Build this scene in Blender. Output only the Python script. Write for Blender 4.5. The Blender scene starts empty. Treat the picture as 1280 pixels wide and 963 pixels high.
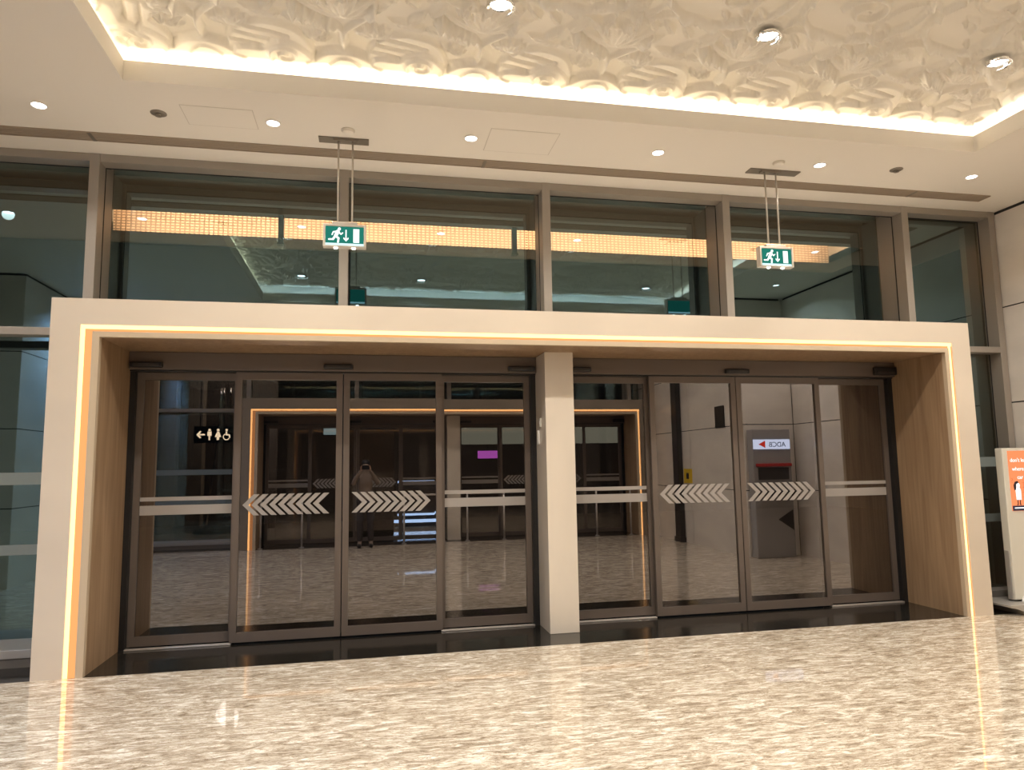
import bpy, bmesh, math, random
import numpy as np
from mathutils import Vector, Matrix

random.seed(4)
scn = bpy.context.scene
COL = scn.collection

# ------------------------------------------------------------------ dimensions (metres)
CEIL = 4.46            # flat ceiling
W = 0.88               # glazing plane
BACK = -7.06           # opposite portal front
XL, XR = -2.54, 6.253  # portal outer sides
LX0, LX1, LZ = -2.316, 6.033, 2.801      # glowing line
IX0, IX1, IZ = -2.17, 5.941, 2.70        # clear opening
ZT = 3.02
WALL_R = 7.2
CX0, CX1, CY1, CY0 = -1.785, 5.59, -0.915, -4.45  # coffer opening
RELIEF_Z = 4.83

# ------------------------------------------------------------------ material helpers
def mat_new(name):
    m = bpy.data.materials.new(name); m.use_nodes = True
    nt = m.node_tree
    for n in list(nt.nodes): nt.nodes.remove(n)
    out = nt.nodes.new('ShaderNodeOutputMaterial')
    return m, nt, out

def pbr(name, col, rough=.5, metal=0., noise=None, coat=0., spec=.5):
    """noise = (scale vector, strength, detail): varies the base colour a little"""
    m, nt, out = mat_new(name)
    b = nt.nodes.new('ShaderNodeBsdfPrincipled')
    b.inputs['Base Color'].default_value = (*col, 1)
    b.inputs['Roughness'].default_value = rough
    b.inputs['Metallic'].default_value = metal
    b.inputs['Coat Weight'].default_value = coat
    b.inputs['Coat Roughness'].default_value = .05
    b.inputs['Specular IOR Level'].default_value = spec
    nt.links.new(b.outputs[0], out.inputs[0])
    if noise:
        sc, st, det = noise
        g = nt.nodes.new('ShaderNodeNewGeometry')
        mp = nt.nodes.new('ShaderNodeMapping'); mp.inputs['Scale'].default_value = sc
        nz = nt.nodes.new('ShaderNodeTexNoise'); nz.inputs['Scale'].default_value = 1; nz.inputs['Detail'].default_value = det
        rp = nt.nodes.new('ShaderNodeValToRGB')
        rp.color_ramp.elements[0].position = .3; rp.color_ramp.elements[1].position = .7
        rp.color_ramp.elements[0].color = (*[c * (1 - st) for c in col], 1)
        rp.color_ramp.elements[1].color = (*[min(1, c * (1 + st)) for c in col], 1)
        nt.links.new(g.outputs['Position'], mp.inputs[0]); nt.links.new(mp.outputs[0], nz.inputs['Vector'])
        nt.links.new(nz.outputs['Fac'], rp.inputs[0]); nt.links.new(rp.outputs[0], b.inputs['Base Color'])
    return m

def emit(name, col, s):
    m, nt, out = mat_new(name)
    e = nt.nodes.new('ShaderNodeEmission'); e.inputs[0].default_value = (*col, 1); e.inputs[1].default_value = s
    nt.links.new(e.outputs[0], out.inputs[0])
    return m

def glass(name, tint, refl, ior):
    m, nt, out = mat_new(name)
    t = nt.nodes.new('ShaderNodeBsdfTransparent'); t.inputs[0].default_value = (*tint, 1)
    g = nt.nodes.new('ShaderNodeBsdfGlossy'); g.inputs[0].default_value = (*refl, 1); g.inputs[1].default_value = 0.0
    f = nt.nodes.new('ShaderNodeFresnel'); f.inputs[0].default_value = ior
    mx = nt.nodes.new('ShaderNodeMixShader')
    gm = nt.nodes.new('ShaderNodeNewGeometry'); sub = nt.nodes.new('ShaderNodeMath'); sub.operation = 'MULTIPLY_ADD'
    sub.inputs[1].default_value = -1; sub.inputs[2].default_value = 1      # the rear face of a pane does not mirror
    mul = nt.nodes.new('ShaderNodeMath'); mul.operation = 'MULTIPLY'
    nt.links.new(gm.outputs['Backfacing'], sub.inputs[0]); nt.links.new(f.outputs[0], mul.inputs[0]); nt.links.new(sub.outputs[0], mul.inputs[1])
    nt.links.new(mul.outputs[0], mx.inputs[0]); nt.links.new(t.outputs[0], mx.inputs[1])
    nt.links.new(g.outputs[0], mx.inputs[2]); nt.links.new(mx.outputs[0], out.inputs[0])
    return m

def granite(name):
    m, nt, out = mat_new(name)
    N = nt.nodes.new; Lk = nt.links.new
    b = N('ShaderNodeBsdfPrincipled'); b.inputs['Roughness'].default_value = .03; b.inputs['IOR'].default_value = 1.68
    g = N('ShaderNodeNewGeometry')
    def noise(sc, scale, det, dist, rough=.6):
        mp = N('ShaderNodeMapping'); mp.inputs['Scale'].default_value = sc; mp.inputs['Rotation'].default_value = (0, 0, .05)
        nz = N('ShaderNodeTexNoise'); nz.inputs['Scale'].default_value = scale; nz.inputs['Detail'].default_value = det
        nz.inputs['Distortion'].default_value = dist; nz.inputs['Roughness'].default_value = rough
        Lk(g.outputs['Position'], mp.inputs[0]); Lk(mp.outputs[0], nz.inputs['Vector'])
        return nz.outputs['Fac']
    def ramp(fac, stops):
        r = N('ShaderNodeValToRGB'); el = r.color_ramp.elements
        while len(el) < len(stops): el.new(.5)
        for e, (p, c) in zip(el, stops): e.position = p; e.color = (*c, 1)
        Lk(fac, r.inputs[0]); return r.outputs[0]
    def mul(a, c, f=1.):
        x = N('ShaderNodeMix'); x.data_type = 'RGBA'; x.blend_type = 'MULTIPLY'; x.inputs[0].default_value = f
        Lk(a, x.inputs[6]); Lk(c, x.inputs[7]); return x.outputs[2]
    base = ramp(noise((1.9, 7.2, 1), 2.6, 13, 1.4, .70),
                [(.34, (.33, .265, .19)), (.45, (.55, .47, .365)), (.53, (.74, .66, .535)), (.60, (1., .96, .86))])
    line = N('ShaderNodeMath'); line.operation = 'SUBTRACT'; line.inputs[1].default_value = .5
    Lk(noise((2.2, 9, 1), 2.2, 8, 2.2, .68), line.inputs[0])
    ab = N('ShaderNodeMath'); ab.operation = 'ABSOLUTE'; Lk(line.outputs[0], ab.inputs[0])
    vein = ramp(ab.outputs[0], [(.0, (.46, .39, .33)), (.018, (.84, .80, .75)), (.045, (1, 1, 1))])
    speck = ramp(noise((16, 40, 1), 2.0, 6, .8, .72), [(.28, (.36, .30, .25)), (.41, (.90, .88, .86)), (.55, (1, 1, 1))])
    Lk(mul(mul(base, vein), speck, .85), b.inputs['Base Color'])
    Lk(b.outputs[0], out.inputs[0])
    return m

def wood(name):
    m, nt, out = mat_new(name)
    N = nt.nodes.new; Lk = nt.links.new
    b = N('ShaderNodeBsdfPrincipled'); b.inputs['Roughness'].default_value = .45
    g = N('ShaderNodeNewGeometry')
    mp = N('ShaderNodeMapping'); mp.inputs['Scale'].default_value = (16, 16, .9)
    nz = N('ShaderNodeTexNoise'); nz.inputs['Scale'].default_value = 1.1; nz.inputs['Detail'].default_value = 7; nz.inputs['Distortion'].default_value = .8
    r = N('ShaderNodeValToRGB'); r.color_ramp.elements[0].position = .3; r.color_ramp.elements[1].position = .72
    r.color_ramp.elements[0].color = (.27, .17, .095, 1); r.color_ramp.elements[1].color = (.40, .27, .16, 1)
    Lk(g.outputs['Position'], mp.inputs[0]); Lk(mp.outputs[0], nz.inputs['Vector']); Lk(nz.outputs['Fac'], r.inputs[0])
    Lk(r.outputs[0], b.inputs['Base Color']); Lk(b.outputs[0], out.inputs[0])
    return m

def mesh_screen(name):
    """gold woven mesh: small square openings on a regular grid"""
    m, nt, out = mat_new(name)
    N = nt.nodes.new; Lk = nt.links.new
    b = N('ShaderNodeBsdfPrincipled'); b.inputs['Roughness'].default_value = .45; b.inputs['Metallic'].default_value = .2
    g = N('ShaderNodeNewGeometry')
    bt = N('ShaderNodeTexBrick'); bt.offset = 0; bt.inputs['Scale'].default_value = 1
    bt.inputs['Brick Width'].default_value = .055; bt.inputs['Row Height'].default_value = .035; bt.inputs['Mortar Size'].default_value = .009
    bt.inputs['Color1'].default_value = (.95, .76, .56, 1); bt.inputs['Color2'].default_value = (.86, .67, .48, 1); bt.inputs['Mortar'].default_value = (.30, .20, .13, 1)
    sp = N('ShaderNodeSeparateXYZ'); cb = N('ShaderNodeCombineXYZ')
    ad = N('ShaderNodeMath'); ad.operation = 'ADD'
    Lk(g.outputs['Position'], sp.inputs[0]); Lk(sp.outputs[0], cb.inputs[0])
    Lk(sp.outputs[1], ad.inputs[0]); Lk(sp.outputs[2], ad.inputs[1]); Lk(ad.outputs[0], cb.inputs[1])
    Lk(cb.outputs[0], bt.inputs['Vector']); Lk(bt.outputs['Color'], b.inputs['Base Color']); Lk(b.outputs[0], out.inputs[0])
    return m

M = dict(
    floor=granite('cream_granite'),
    dark_granite=pbr('dark_granite', (.016, .0145, .012), .12, noise=((60, 60, 60), .9, 6)),
    paint=pbr('warm_white_paint', (.82, .775, .70), .7),
    seam=pbr('panel_seam', (.60, .55, .475), .8),
    plaster=pbr('cream_plaster', (.85, .81, .73), .65),
    portal=pbr('beige_laminate', (.66, .575, .47), .42, noise=((.9, .9, 1.6), .05, 3)),
    lip=pbr('beige_lip', (.55, .44, .31), .5),
    pillar=pbr('polished_beige_stone', (.66, .59, .50), .12, noise=((2, 2, .8), .06, 5)),
    wood=wood('oak_veneer'),
    alu=pbr('champagne_aluminium', (.36, .32, .275), .42, .35),
    gasket=pbr('black_gasket', (.012, .012, .012), .6),
    bronze=pbr('dark_bronze_metal', (.15, .12, .10), .45, .3),
    black=pbr('black_plastic', (.012, .012, .013), .35),
    charcoal=pbr('charcoal_plastic', (.035, .03, .027), .4),
    track=pbr('brushed_steel', (.62, .58, .54), .35, .6),
    steel=pbr('satin_steel', (.60, .55, .48), .35, .5),
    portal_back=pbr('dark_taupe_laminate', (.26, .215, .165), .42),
    plate=pbr('grey_brown_plate', (.22, .19, .155), .5, .3),
    louvre=pbr('taupe_louvre', (.36, .29, .22), .6),
    chrome=pbr('chrome_ring', (.85, .84, .82), .12, 1.),
    ring=pbr('white_trim_ring', (.78, .74, .68), .4),
    stone=pbr('pale_stone_cladding', (.74, .69, .625), .22, noise=((1.2, 1.2, 3.), .08, 6)),
    curb=pbr('sill_metal', (.45, .42, .38), .4, .3),
    sticker=pbr('frosted_vinyl', (.34, .31, .285), .8),
    film=pbr('pale_film', (.26, .30, .29), .8),
    door_glass=glass('bronze_door_glass', (.50, .45, .42), (.96, .92, .93), 3.0),
    back_glass=glass('clear_door_glass', (.78, .76, .74), (.95, .93, .92), 1.6),
    win_glass=glass('blue_green_glass', (.62, .585, .53), (.56, .88, .97), 2.6),
    led=emit('led_core', (1., .50, .17), 2.4),
    led_fringe=emit('led_fringe', (1., .40, .14), .72),
    lamp=emit('lamp_face', (1., .97, .95), 7.),
    white_light=emit('white_sign_light', (.9, .95, 1.), 1.3),
    green=emit('exit_green', (.012, .115, .085), 1.1),
    green_white=emit('exit_pictogram', (.85, .95, .92), .95),
    green_strip=emit('exit_lit_edge', (.55, .78, .80), .9),
    totem=pbr('pale_grey_enamel', (.66, .64, .56), .35),
    totem_white=pbr('white_enamel', (.85, .85, .83), .3),
    base_grey=pbr('grey_base_metal', (.42, .40, .37), .4, .3),
    orange=emit('orange_poster', (.90, .25, .10), .78),
    navy=pbr('navy_print', (.012, .02, .07), .5),
    print_white=emit('white_print', (1, .95, .92), .85),
    print_dark=pbr('dark_print', (.02, .012, .02), .6),
    print_line=emit('poster_line', (.65, .16, .06), .7),
    exterior=pbr('night_paving', (.03, .03, .03), .7, noise=((4, 4, 4), .3, 4)),
    canopy=pbr('canopy_soffit', (.42, .37, .31), .8),
    mesh=mesh_screen('gold_mesh'),
    mall_wall=pbr('mall_wall', (.16, .13, .105), .6),
    mall_dark=pbr('mall_dark_panel', (.03, .026, .024), .35),
    mall_panel=emit('pale_green_backlit_panel', (.60, .62, .47), .62),
    blue=emit('cool_led', (.42, .64, 1.), 4.0),
    purple=emit('purple_screen', (.55, .12, .62), 2.0),
    pinkw=emit('pink_light', (1, .45, .4), 2.0),
    yellow=pbr('yellow_notice', (.75, .52, .03), .5),
    sign_icon=emit('warm_icon', (1., .88, .70), 6.),
    atm_panel=pbr('atm_grey', (.33, .32, .32), .4),
    red=pbr('red_print', (.45, .02, .02), .5),
    red_lit=emit('red_logo', (.75, .05, .03), 1.1),
    atm_sign=emit('atm_sign_light', (.72, .80, 1.), 1.6),
    skin=pbr('skin', (.42, .25, .17), .55),
    hair=pbr('dark_hair', (.012, .009, .008), .6),
    shirt=pbr('taupe_shirt', (.23, .17, .13), .9),
    trousers=pbr('dark_trousers', (.05, .04, .038), .9),
)

# ------------------------------------------------------------------ geometry helpers
def box(bm, x0, x1, y0, y1, z0, z1, bev=0.):
    x0, x1 = min(x0, x1), max(x0, x1); y0, y1 = min(y0, y1), max(y0, y1); z0, z1 = min(z0, z1), max(z0, z1)
    r = bmesh.ops.create_cube(bm, size=1)
    vs = r['verts']
    for v in vs:
        v.co = Vector(((x0 + x1) / 2 + v.co.x * (x1 - x0), (y0 + y1) / 2 + v.co.y * (y1 - y0), (z0 + z1) / 2 + v.co.z * (z1 - z0)))
    if bev > 0:
        es = list({e for v in vs for e in v.link_edges})
        bmesh.ops.bevel(bm, geom=es, offset=bev, segments=2, affect='EDGES', profile=.5)

def prism(bm, pts, axis, a, b):
    """extrude a polygon of 2-D points along an axis ('x','y','z') between a and b"""
    def P(p, t):
        if axis == 'y': return (p[0], t, p[1])
        if axis == 'x': return (t, p[0], p[1])
        return (p[0], p[1], t)
    v0 = [bm.verts.new(P(p, a)) for p in pts]; v1 = [bm.verts.new(P(p, b)) for p in pts]
    n = len(pts)
    bm.faces.new(v0); bm.faces.new(v1[::-1])
    for i in range(n): bm.faces.new((v0[i], v1[i], v1[(i + 1) % n], v0[(i + 1) % n]))

def lathe(bm, prof, c, seg=24):
    """revolve (radius, z) profile about the vertical through c"""
    rings = []
    for r, z in prof:
        rings.append([bm.verts.new((c[0] + max(r, 1e-4) * math.cos(2 * math.pi * k / seg), c[1] + max(r, 1e-4) * math.sin(2 * math.pi * k / seg), c[2] + z)) for k in range(seg)])
    for a, b in zip(rings, rings[1:]):
        for k in range(seg): bm.faces.new((a[k], a[(k + 1) % seg], b[(k + 1) % seg], b[k]))
    bm.faces.new(rings[0]); bm.faces.new(rings[-1][::-1])

def tube(bm, pts, r, seg=8):
    pts = [Vector(p) for p in pts]
    rings = []
    for i, p in enumerate(pts):
        d = (pts[min(i + 1, len(pts) - 1)] - pts[max(i - 1, 0)]).normalized()
        a = d.cross(Vector((0, 0, 1)) if abs(d.z) < .9 else Vector((1, 0, 0))).normalized(); b = d.cross(a)
        rings.append([bm.verts.new(p + r * (math.cos(2 * math.pi * k / seg) * a + math.sin(2 * math.pi * k / seg) * b)) for k in range(seg)])
    for a, b in zip(rings, rings[1:]):
        for k in range(seg): bm.faces.new((a[k], a[(k + 1) % seg], b[(k + 1) % seg], b[k]))
    bm.faces.new(rings[0]); bm.faces.new(rings[-1][::-1])

def world_loc(o):
    v = Vector((0, 0, 0))
    while o: v += o.location; o = o.parent
    return v

def link(name, bm, mat, parent=None, origin=None, smooth=False):
    """world-space bmesh -> one mesh object, origin at ORIGIN (or its parent's)"""
    bmesh.ops.recalc_face_normals(bm, faces=bm.faces)
    if origin is None: origin = world_loc(parent) if parent else Vector((0, 0, 0))
    origin = Vector(origin)
    bmesh.ops.translate(bm, verts=bm.verts, vec=-origin)
    me = bpy.data.meshes.new(name); bm.to_mesh(me); bm.free()
    me.materials.append(M[mat] if isinstance(mat, str) else mat)
    if smooth:
        for p in me.polygons: p.use_smooth = True
    o = bpy.data.objects.new(name, me); COL.objects.link(o)
    if parent:
        o.parent = parent; o.location = origin - world_loc(parent)
    else: o.location = origin
    return o

def tag(o, label=None, cat=None, group=None, kind=None):
    if label: o['label'] = label
    if cat: o['category'] = cat
    if group: o['group'] = group
    if kind: o['kind'] = kind
    return o

def thing(name, label, cat, loc, group=None, kind=None):
    o = bpy.data.objects.new(name, None); o.empty_display_size = .1
    COL.objects.link(o); o.location = loc
    return tag(o, label, cat, group, kind)

def copy_tree(o, loc, label=None):
    r = o.copy(); COL.objects.link(r); r.location = loc
    if label: r['label'] = label
    for ch in o.children:
        c = ch.copy(); COL.objects.link(c); c.parent = r
        for g in ch.children:
            d = g.copy(); COL.objects.link(d); d.parent = c
    return r

def boxes(name, lst, mat, parent=None, bev=0., origin=None):
    bm = bmesh.new()
    for b in lst: box(bm, *b, bev=bev)
    return link(name, bm, mat, parent, origin)

def structure(name, lst, mat, label=None, cat=None, bev=0.):
    return tag(boxes(name, lst, mat, None, bev), label, cat, kind='structure')

# ------------------------------------------------------------------ floor, ground
structure('floor', [(-7.2, 9.6, BACK, 0, -.2, 0)], 'floor', 'polished cream granite floor of the lobby', 'floor')
for n, (y0, y1) in enumerate(((0, 1.02), (BACK - 1.02, BACK))):
    structure('trim_%d' % (n + 1), [(-7.2, 9.6, y0, y1, -.2, 0)], 'dark_granite',
              ('polished black granite threshold strip in front of the sliding doors', 'black granite threshold strip on the opposite side, mirrored in the door glass')[n], 'threshold')
structure('ground', [(-14, 16, 1.02, 16, -.25, -.02)], 'exterior', 'dark paving outside the glass doors', 'ground')
structure('floor_mall', [(-14, 16, -19, BACK - 1.02, -.2, 0)], 'floor')

# ------------------------------------------------------------------ ceiling with coffer
structure('ceiling', [
    (-7.2, 9.6, CY1, .44, CEIL, CEIL + .012), (-7.2, 9.6, BACK - .44, CY0, CEIL, CEIL + .012),
    (-7.2, CX0, CY0, CY1, CEIL, CEIL + .012), (CX1, 9.6, CY0, CY1, CEIL, CEIL + .012),
    # upstand of the coffer edge
    (CX0 - .03, CX1 + .03, CY1, CY1 + .03, CEIL + .012, CEIL + .155), (CX0 - .03, CX1 + .03, CY0 - .03, CY0, CEIL + .012, CEIL + .155),
    (CX0 - .03, CX0, CY0, CY1, CEIL + .012, CEIL + .155), (CX1, CX1 + .03, CY0, CY1, CEIL + .012, CEIL + .155),
    # walls of the light pocket and the lid
    (CX0 - .50, CX1 + .50, CY1 + .48, CY1 + .50, CEIL + .012, 5.00), (CX0 - .50, CX1 + .50, CY0 - .50, CY0 - .48, CEIL + .012, 5.00),
    (CX0 - .50, CX0 - .48, CY0 - .48, CY1 + .48, CEIL + .012, 5.00), (CX1 + .48, CX1 + .50, CY0 - .48, CY1 + .48, CEIL + .012, 5.00),
    (-7.2, 9.6, BACK - .9, .9, 5.00, 5.10),
    # closing board between ceiling edge and the glazing head
    (-7.2, 9.6, .44, .46, CEIL, 5.00), (-7.2, 9.6, BACK - .46, BACK - .44, CEIL, 5.00),
    (-7.2, 9.6, .46, .93, 4.51, 4.56), (-7.2, 9.6, BACK - .93, BACK - .46, 4.51, 4.56)],
    'paint', 'flat cream plasterboard ceiling around the lit coffer', 'ceiling')

# ---- carved relief: a height field drawn from strokes in one repeating unit
PER = 1.035
LAMPS = [(x, y) for y in (-1.79, -3.9) for x in (-1.1, .885, 2.93, 4.98)]
def carve_unit(U, D):
    H = np.zeros_like(U)
    def seg_dist(pts):
        best = np.full(U.shape, 9.)
        for (ax, ay), (bx, by) in zip(pts, pts[1:]):
            dx, dy = bx - ax, by - ay; L2 = dx * dx + dy * dy + 1e-12
            t = np.clip(((U - ax) * dx + (D - ay) * dy) / L2, 0, 1)
            best = np.minimum(best, np.hypot(U - ax - t * dx, D - ay - t * dy))
        return best
    def sm(x): x = np.clip(x, 0, 1); return x * x * (3 - 2 * x)
    def curve(pts, n=8):
        out = []
        P = [np.array(p, float) for p in pts]
        for i in range(len(P) - 1):
            p0 = P[max(i - 1, 0)]; p1 = P[i]; p2 = P[i + 1]; p3 = P[min(i + 2, len(P) - 1)]
            for k in range(n):
                t = k / n
                out.append(tuple(.5 * (2 * p1 + (p2 - p0) * t + (2 * p0 - 5 * p1 + 4 * p2 - p3) * t * t + (3 * p1 - p0 - 3 * p2 + p3) * t ** 3)))
        out.append(tuple(P[-1])); return out
    def fill(pts, h, soft=.007):
        nonlocal H
        c = curve(pts)
        inside = np.zeros(U.shape, bool)
        cl = c + [c[0]]
        for (ax, ay), (bx, by) in zip(cl, cl[1:]):
            cond = ((ay > D) != (by > D)) & (U < (bx - ax) * (D - ay) / (by - ay + 1e-12) + ax)
            inside ^= cond
        d = seg_dist(cl)
        H = np.maximum(H, np.where(inside, h * sm(d / soft * .5 + .3), h * sm(.3 - d / soft * .5)))
    def ridge(pts, w, h, cv=True):
        nonlocal H
        d = seg_dist(curve(pts) if cv else pts)
        H = H + h * sm((1.25 - d / w) * 1.9)
    def leaf(x, y, ang, ln, wd, h=.02):
        nonlocal H
        ca, sa = math.cos(ang), math.sin(ang)
        a = (U - x) * ca + (D - y) * sa; b = -(U - x) * sa + (D - y) * ca
        t = np.clip(a / ln, 0, 1)
        half = wd * np.sin(math.pi * t ** .8) + 1e-4
        k = sm((1.1 - np.abs(b) / half) * 2.6) * ((a > 0) & (a < ln))
        H = np.maximum(H, h * k * (1 - .5 * sm(1.5 - np.abs(b) / .008)))
    for o in (-2 * PER, -PER, 0, PER, 2 * PER):
        S = lambda pts: [(p[0] + o, p[1]) for p in pts]
        # deep ground: big fans and rings away from the edge
        for k, a in enumerate(np.linspace(.55, 2.55, 7)):
            leaf(-.6 + o, .44, a, .50 - .02 * abs(k - 3), .034, .016)
        for q in range(3):
            leaf(.02 + .20 * q + o, .60 + .05 * q, .9 + .15 * q, .24, .036, .022)
            leaf(-.05 - .15 * q + o, .66 + .03 * q, 2.3, .2, .030, .020)
        ring = [(.02 + .46 * math.cos(t) + o, 1.22 + .36 * math.sin(t)) for t in np.linspace(0, 2 * math.pi, 48)]
        ridge(ring, .014, .020, False)
        ring = [(.44 + .20 * math.cos(t) + o, 1.10 + .26 * math.sin(t)) for t in np.linspace(0, 2 * math.pi, 36)]
        ridge(ring, .011, .014, False)
        ridge([(.04 + (.02 + .034 * t) * math.cos(1.9 * t) + o, 1.20 + (.02 + .030 * t) * math.sin(1.9 * t)) for t in np.linspace(0, 5, 60)], .013, .018, False)
        for q in range(3):
            leaf(.10 + .13 * q + o, .88 + .03 * q, .35, .20, .022, .024); leaf(.12 + .13 * q + o, .93 + .03 * q, 2.4, .12, .018, .022)
        ridge(S([(-.55, .80), (-.3, .92), (.05, .85), (.3, .72), (.5, .76)]), .013, .018)
        # second layer: large arch with finger grooves
        fill(S([(-.41, -.08), (-.40, .12), (-.30, .27), (-.13, .345), (.05, .30), (.14, .21), (.21, .04), (.22, -.08)]), .022)
        for g in ([(-.33, .20), (-.20, .165), (-.06, .14)], [(-.24, .27), (-.10, .24), (.03, .20)], [(-.37, .10), (-.24, .075), (-.12, .035)]):
            ridge(S(g), .016, -.014)
        # ladder-shaped pods
        fill(S([(.06, .56), (.10, .47), (.20, .40), (.36, .355), (.40, .37), (.30, .44), (.20, .52), (.12, .60)]), .020)
        for t in (0, 1, 2, 3, 4):
            x, y = .10 + .055 * t, .535 - .036 * t
            ridge(S([(x - .02, y - .05), (x + .03, y + .05)]), .013, .016)
        # calyx and leaf sprigs
        for a in (.6, 1.1, 1.6, 2.1, 2.6): leaf(-.36 + o, .26, a, .17, .030, .026)
        for a in (.1, .55, 1.0, 1.5, 2.2): leaf(.22 + o, .16, a, .14, .022, .026)
        leaf(.00 + o, .40, .25, .30, .035, .020); leaf(.02 + o, .42, 2.9, .3, .035, .022); leaf(-.12 + o, .47, .9, .22, .03, .022)
        # goblet stem and lines
        ridge(S([(-.58, .02), (-.595, .15), (-.60, .28), (-.68, .40), (-.82, .50), (-.95, .55)]), .017, .020)
        ridge(S([(-.575, .15), (-.58, .28), (-.50, .40), (-.40, .52), (-.36, .66)]), .017, .020)
        leaf(-.66 + o, .30, 2.75, .22, .035, .022); leaf(-.52 + o, .30, .35, .2, .035, .022)
        # first layer: scallop and hood next to the edge
        fill(S([(-.84, -.09), (-.80, -.02), (-.72, .055), (-.60, .085), (-.48, .055), (-.40, -.01), (-.36, -.09)]), .036)
        fill(S([(-.40, -.09), (-.36, .03), (-.24, .045), (-.17, .05), (-.10, .13), (-.02, .165), (.07, .135), (.15, .06), (.21, -.03), (.22, -.09)]), .040)
        ridge([((.015 + .011 * t) * math.cos(t + .5) + o, .012 + (.015 + .011 * t) * math.sin(t + .5)) for t in np.linspace(0, 9.5, 70)], .012, .013, False)
        ridge(S([(-.70, -.08), (-.64, .00), (-.58, .02), (-.52, -.01), (-.47, -.08)]), .010, .010)
        ridge(S([(-.42, .02), (-.38, -.03), (-.30, -.08)]), .010, .010)
        ridge(S([(.16, -.08), (.22, .0), (.30, .04)]), .010, .010)
    return H

def build_relief():
    n = 96
    us = (np.arange(n) + .5) / n * PER - PER / 2
    DMAX = 1.66
    ds = np.arange(-.32, DMAX, .0108)
    U, D = np.meshgrid(us, ds)
    T = carve_unit(U, D)
    step = .0102
    xs = np.arange(CX0 - .47, CX1 + .47, step); ys = np.arange(CY0 - .47, CY1 + .47, step)
    X, Y = np.meshgrid(xs, ys)
    dF = CY1 - Y; dB = Y - CY0; dL = X - CX0; dR = CX1 - X
    d = np.minimum(np.minimum(dF, dB), np.minimum(dL, dR))
    # coordinate along the nearest edge (spiral phase measured on the glazing side)
    s = np.where(d == dF, X - .39, np.where(d == dB, X - .39, np.where(d == dL, Y + 2.0, -Y - 2.0)))
    iu = ((s + PER / 2) % PER / PER * n)
    i0 = np.floor(iu - .5).astype(int); fu = iu - .5 - i0
    idd = np.clip((d + .32) / .0108, 0, len(ds) - 1.001); j0 = idd.astype(int); fd = idd - j0
    g = lambda j, i: T[j, i % n]
    h = (g(j0, i0) * (1 - fu) + g(j0, i0 + 1) * fu) * (1 - fd) + (g(j0 + 1, i0) * (1 - fu) + g(j0 + 1, i0 + 1) * fu) * fd
    q = np.clip((d - .25) / .45, 0, 1)
    for lx, ly in LAMPS:
        k = np.clip((np.hypot(X - lx, Y - ly) - .11) / .05, 0, 1); h = h * k + .012 * (1 - k)
    Z = RELIEF_Z + .02 - h * (2.0 + 1.0 * q * q * (3 - 2 * q))
    ny, nx = X.shape
    co = np.stack([X, Y, Z], -1).reshape(-1, 3)
    a = (np.arange(ny - 1)[:, None] * nx + np.arange(nx - 1)[None]).reshape(-1)
    quads = np.stack([a, a + nx, a + nx + 1, a + 1], -1)
    me = bpy.data.meshes.new('carved_ceiling_panel')
    me.vertices.add(len(co)); me.vertices.foreach_set('co', co.ravel().astype('f4'))
    me.loops.add(quads.size); me.loops.foreach_set('vertex_index', quads.ravel().astype('i4'))
    me.polygons.add(len(quads)); me.polygons.foreach_set('loop_start', (np.arange(len(quads)) * 4).astype('i4'))
    me.update(calc_edges=True); me.validate()
    me.polygons.foreach_set('use_smooth', np.ones(len(quads), bool))
    me.materials.append(M['plaster'])
    o = bpy.data.objects.new('carved_ceiling_panel', me); COL.objects.link(o)
    tag(o, 'cream plaster ceiling panel carved with leaves and spirals inside the lit coffer', 'ceiling panel')
build_relief()

# ---- downlights
def make_downlight(name, r, label, loc, group, bezel):
    t = thing(name, label, 'downlight', loc, group)
    x, y, z = loc
    bm = bmesh.new(); lathe(bm, [(r * 1.22, 0), (r * 1.22, -.006), (r * 1.05, -.011), (r * .98, -.004), (r * .98, 0)], (x, y, z), 28)
    link('trim_ring', bm, 'ring' if not bezel else 'chrome', t, smooth=False)
    bm = bmesh.new(); lathe(bm, [(r * .97, -.001), (r * .97, -.005), (r * .6, -.008), (.001, -.009)], (x, y, z), 28)
    link('lamp', bm, 'lamp', t, smooth=True)
    if bezel:
        bm = bmesh.new(); tube(bm, [(x + r * 1.35 * math.cos(a), y + r * 1.35 * math.sin(a), z - .03) for a in np.linspace(-2.6, .9, 18)], .008)
        link('gimbal_ring', bm, 'chrome', t, smooth=True)
        for s in (1, -1): boxes('spring_clip', [(x + s * r * 1.25 - .012, x + s * r * 1.25 + .012, y - .02, y + .02, z - .035, z + .0)], 'chrome', t, .003)
    return t

def spot(loc, power, size, col=(1., .93, .84), blend=.7, r=.06):
    l = bpy.data.lights.new('spot_beam', 'SPOT'); l.energy = power; l.spot_size = math.radians(size); l.spot_blend = blend
    l.color = col; l.shadow_soft_size = r
    o = bpy.data.objects.new('spot_beam', l); COL.objects.link(o); o.location = loc
    return o

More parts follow.
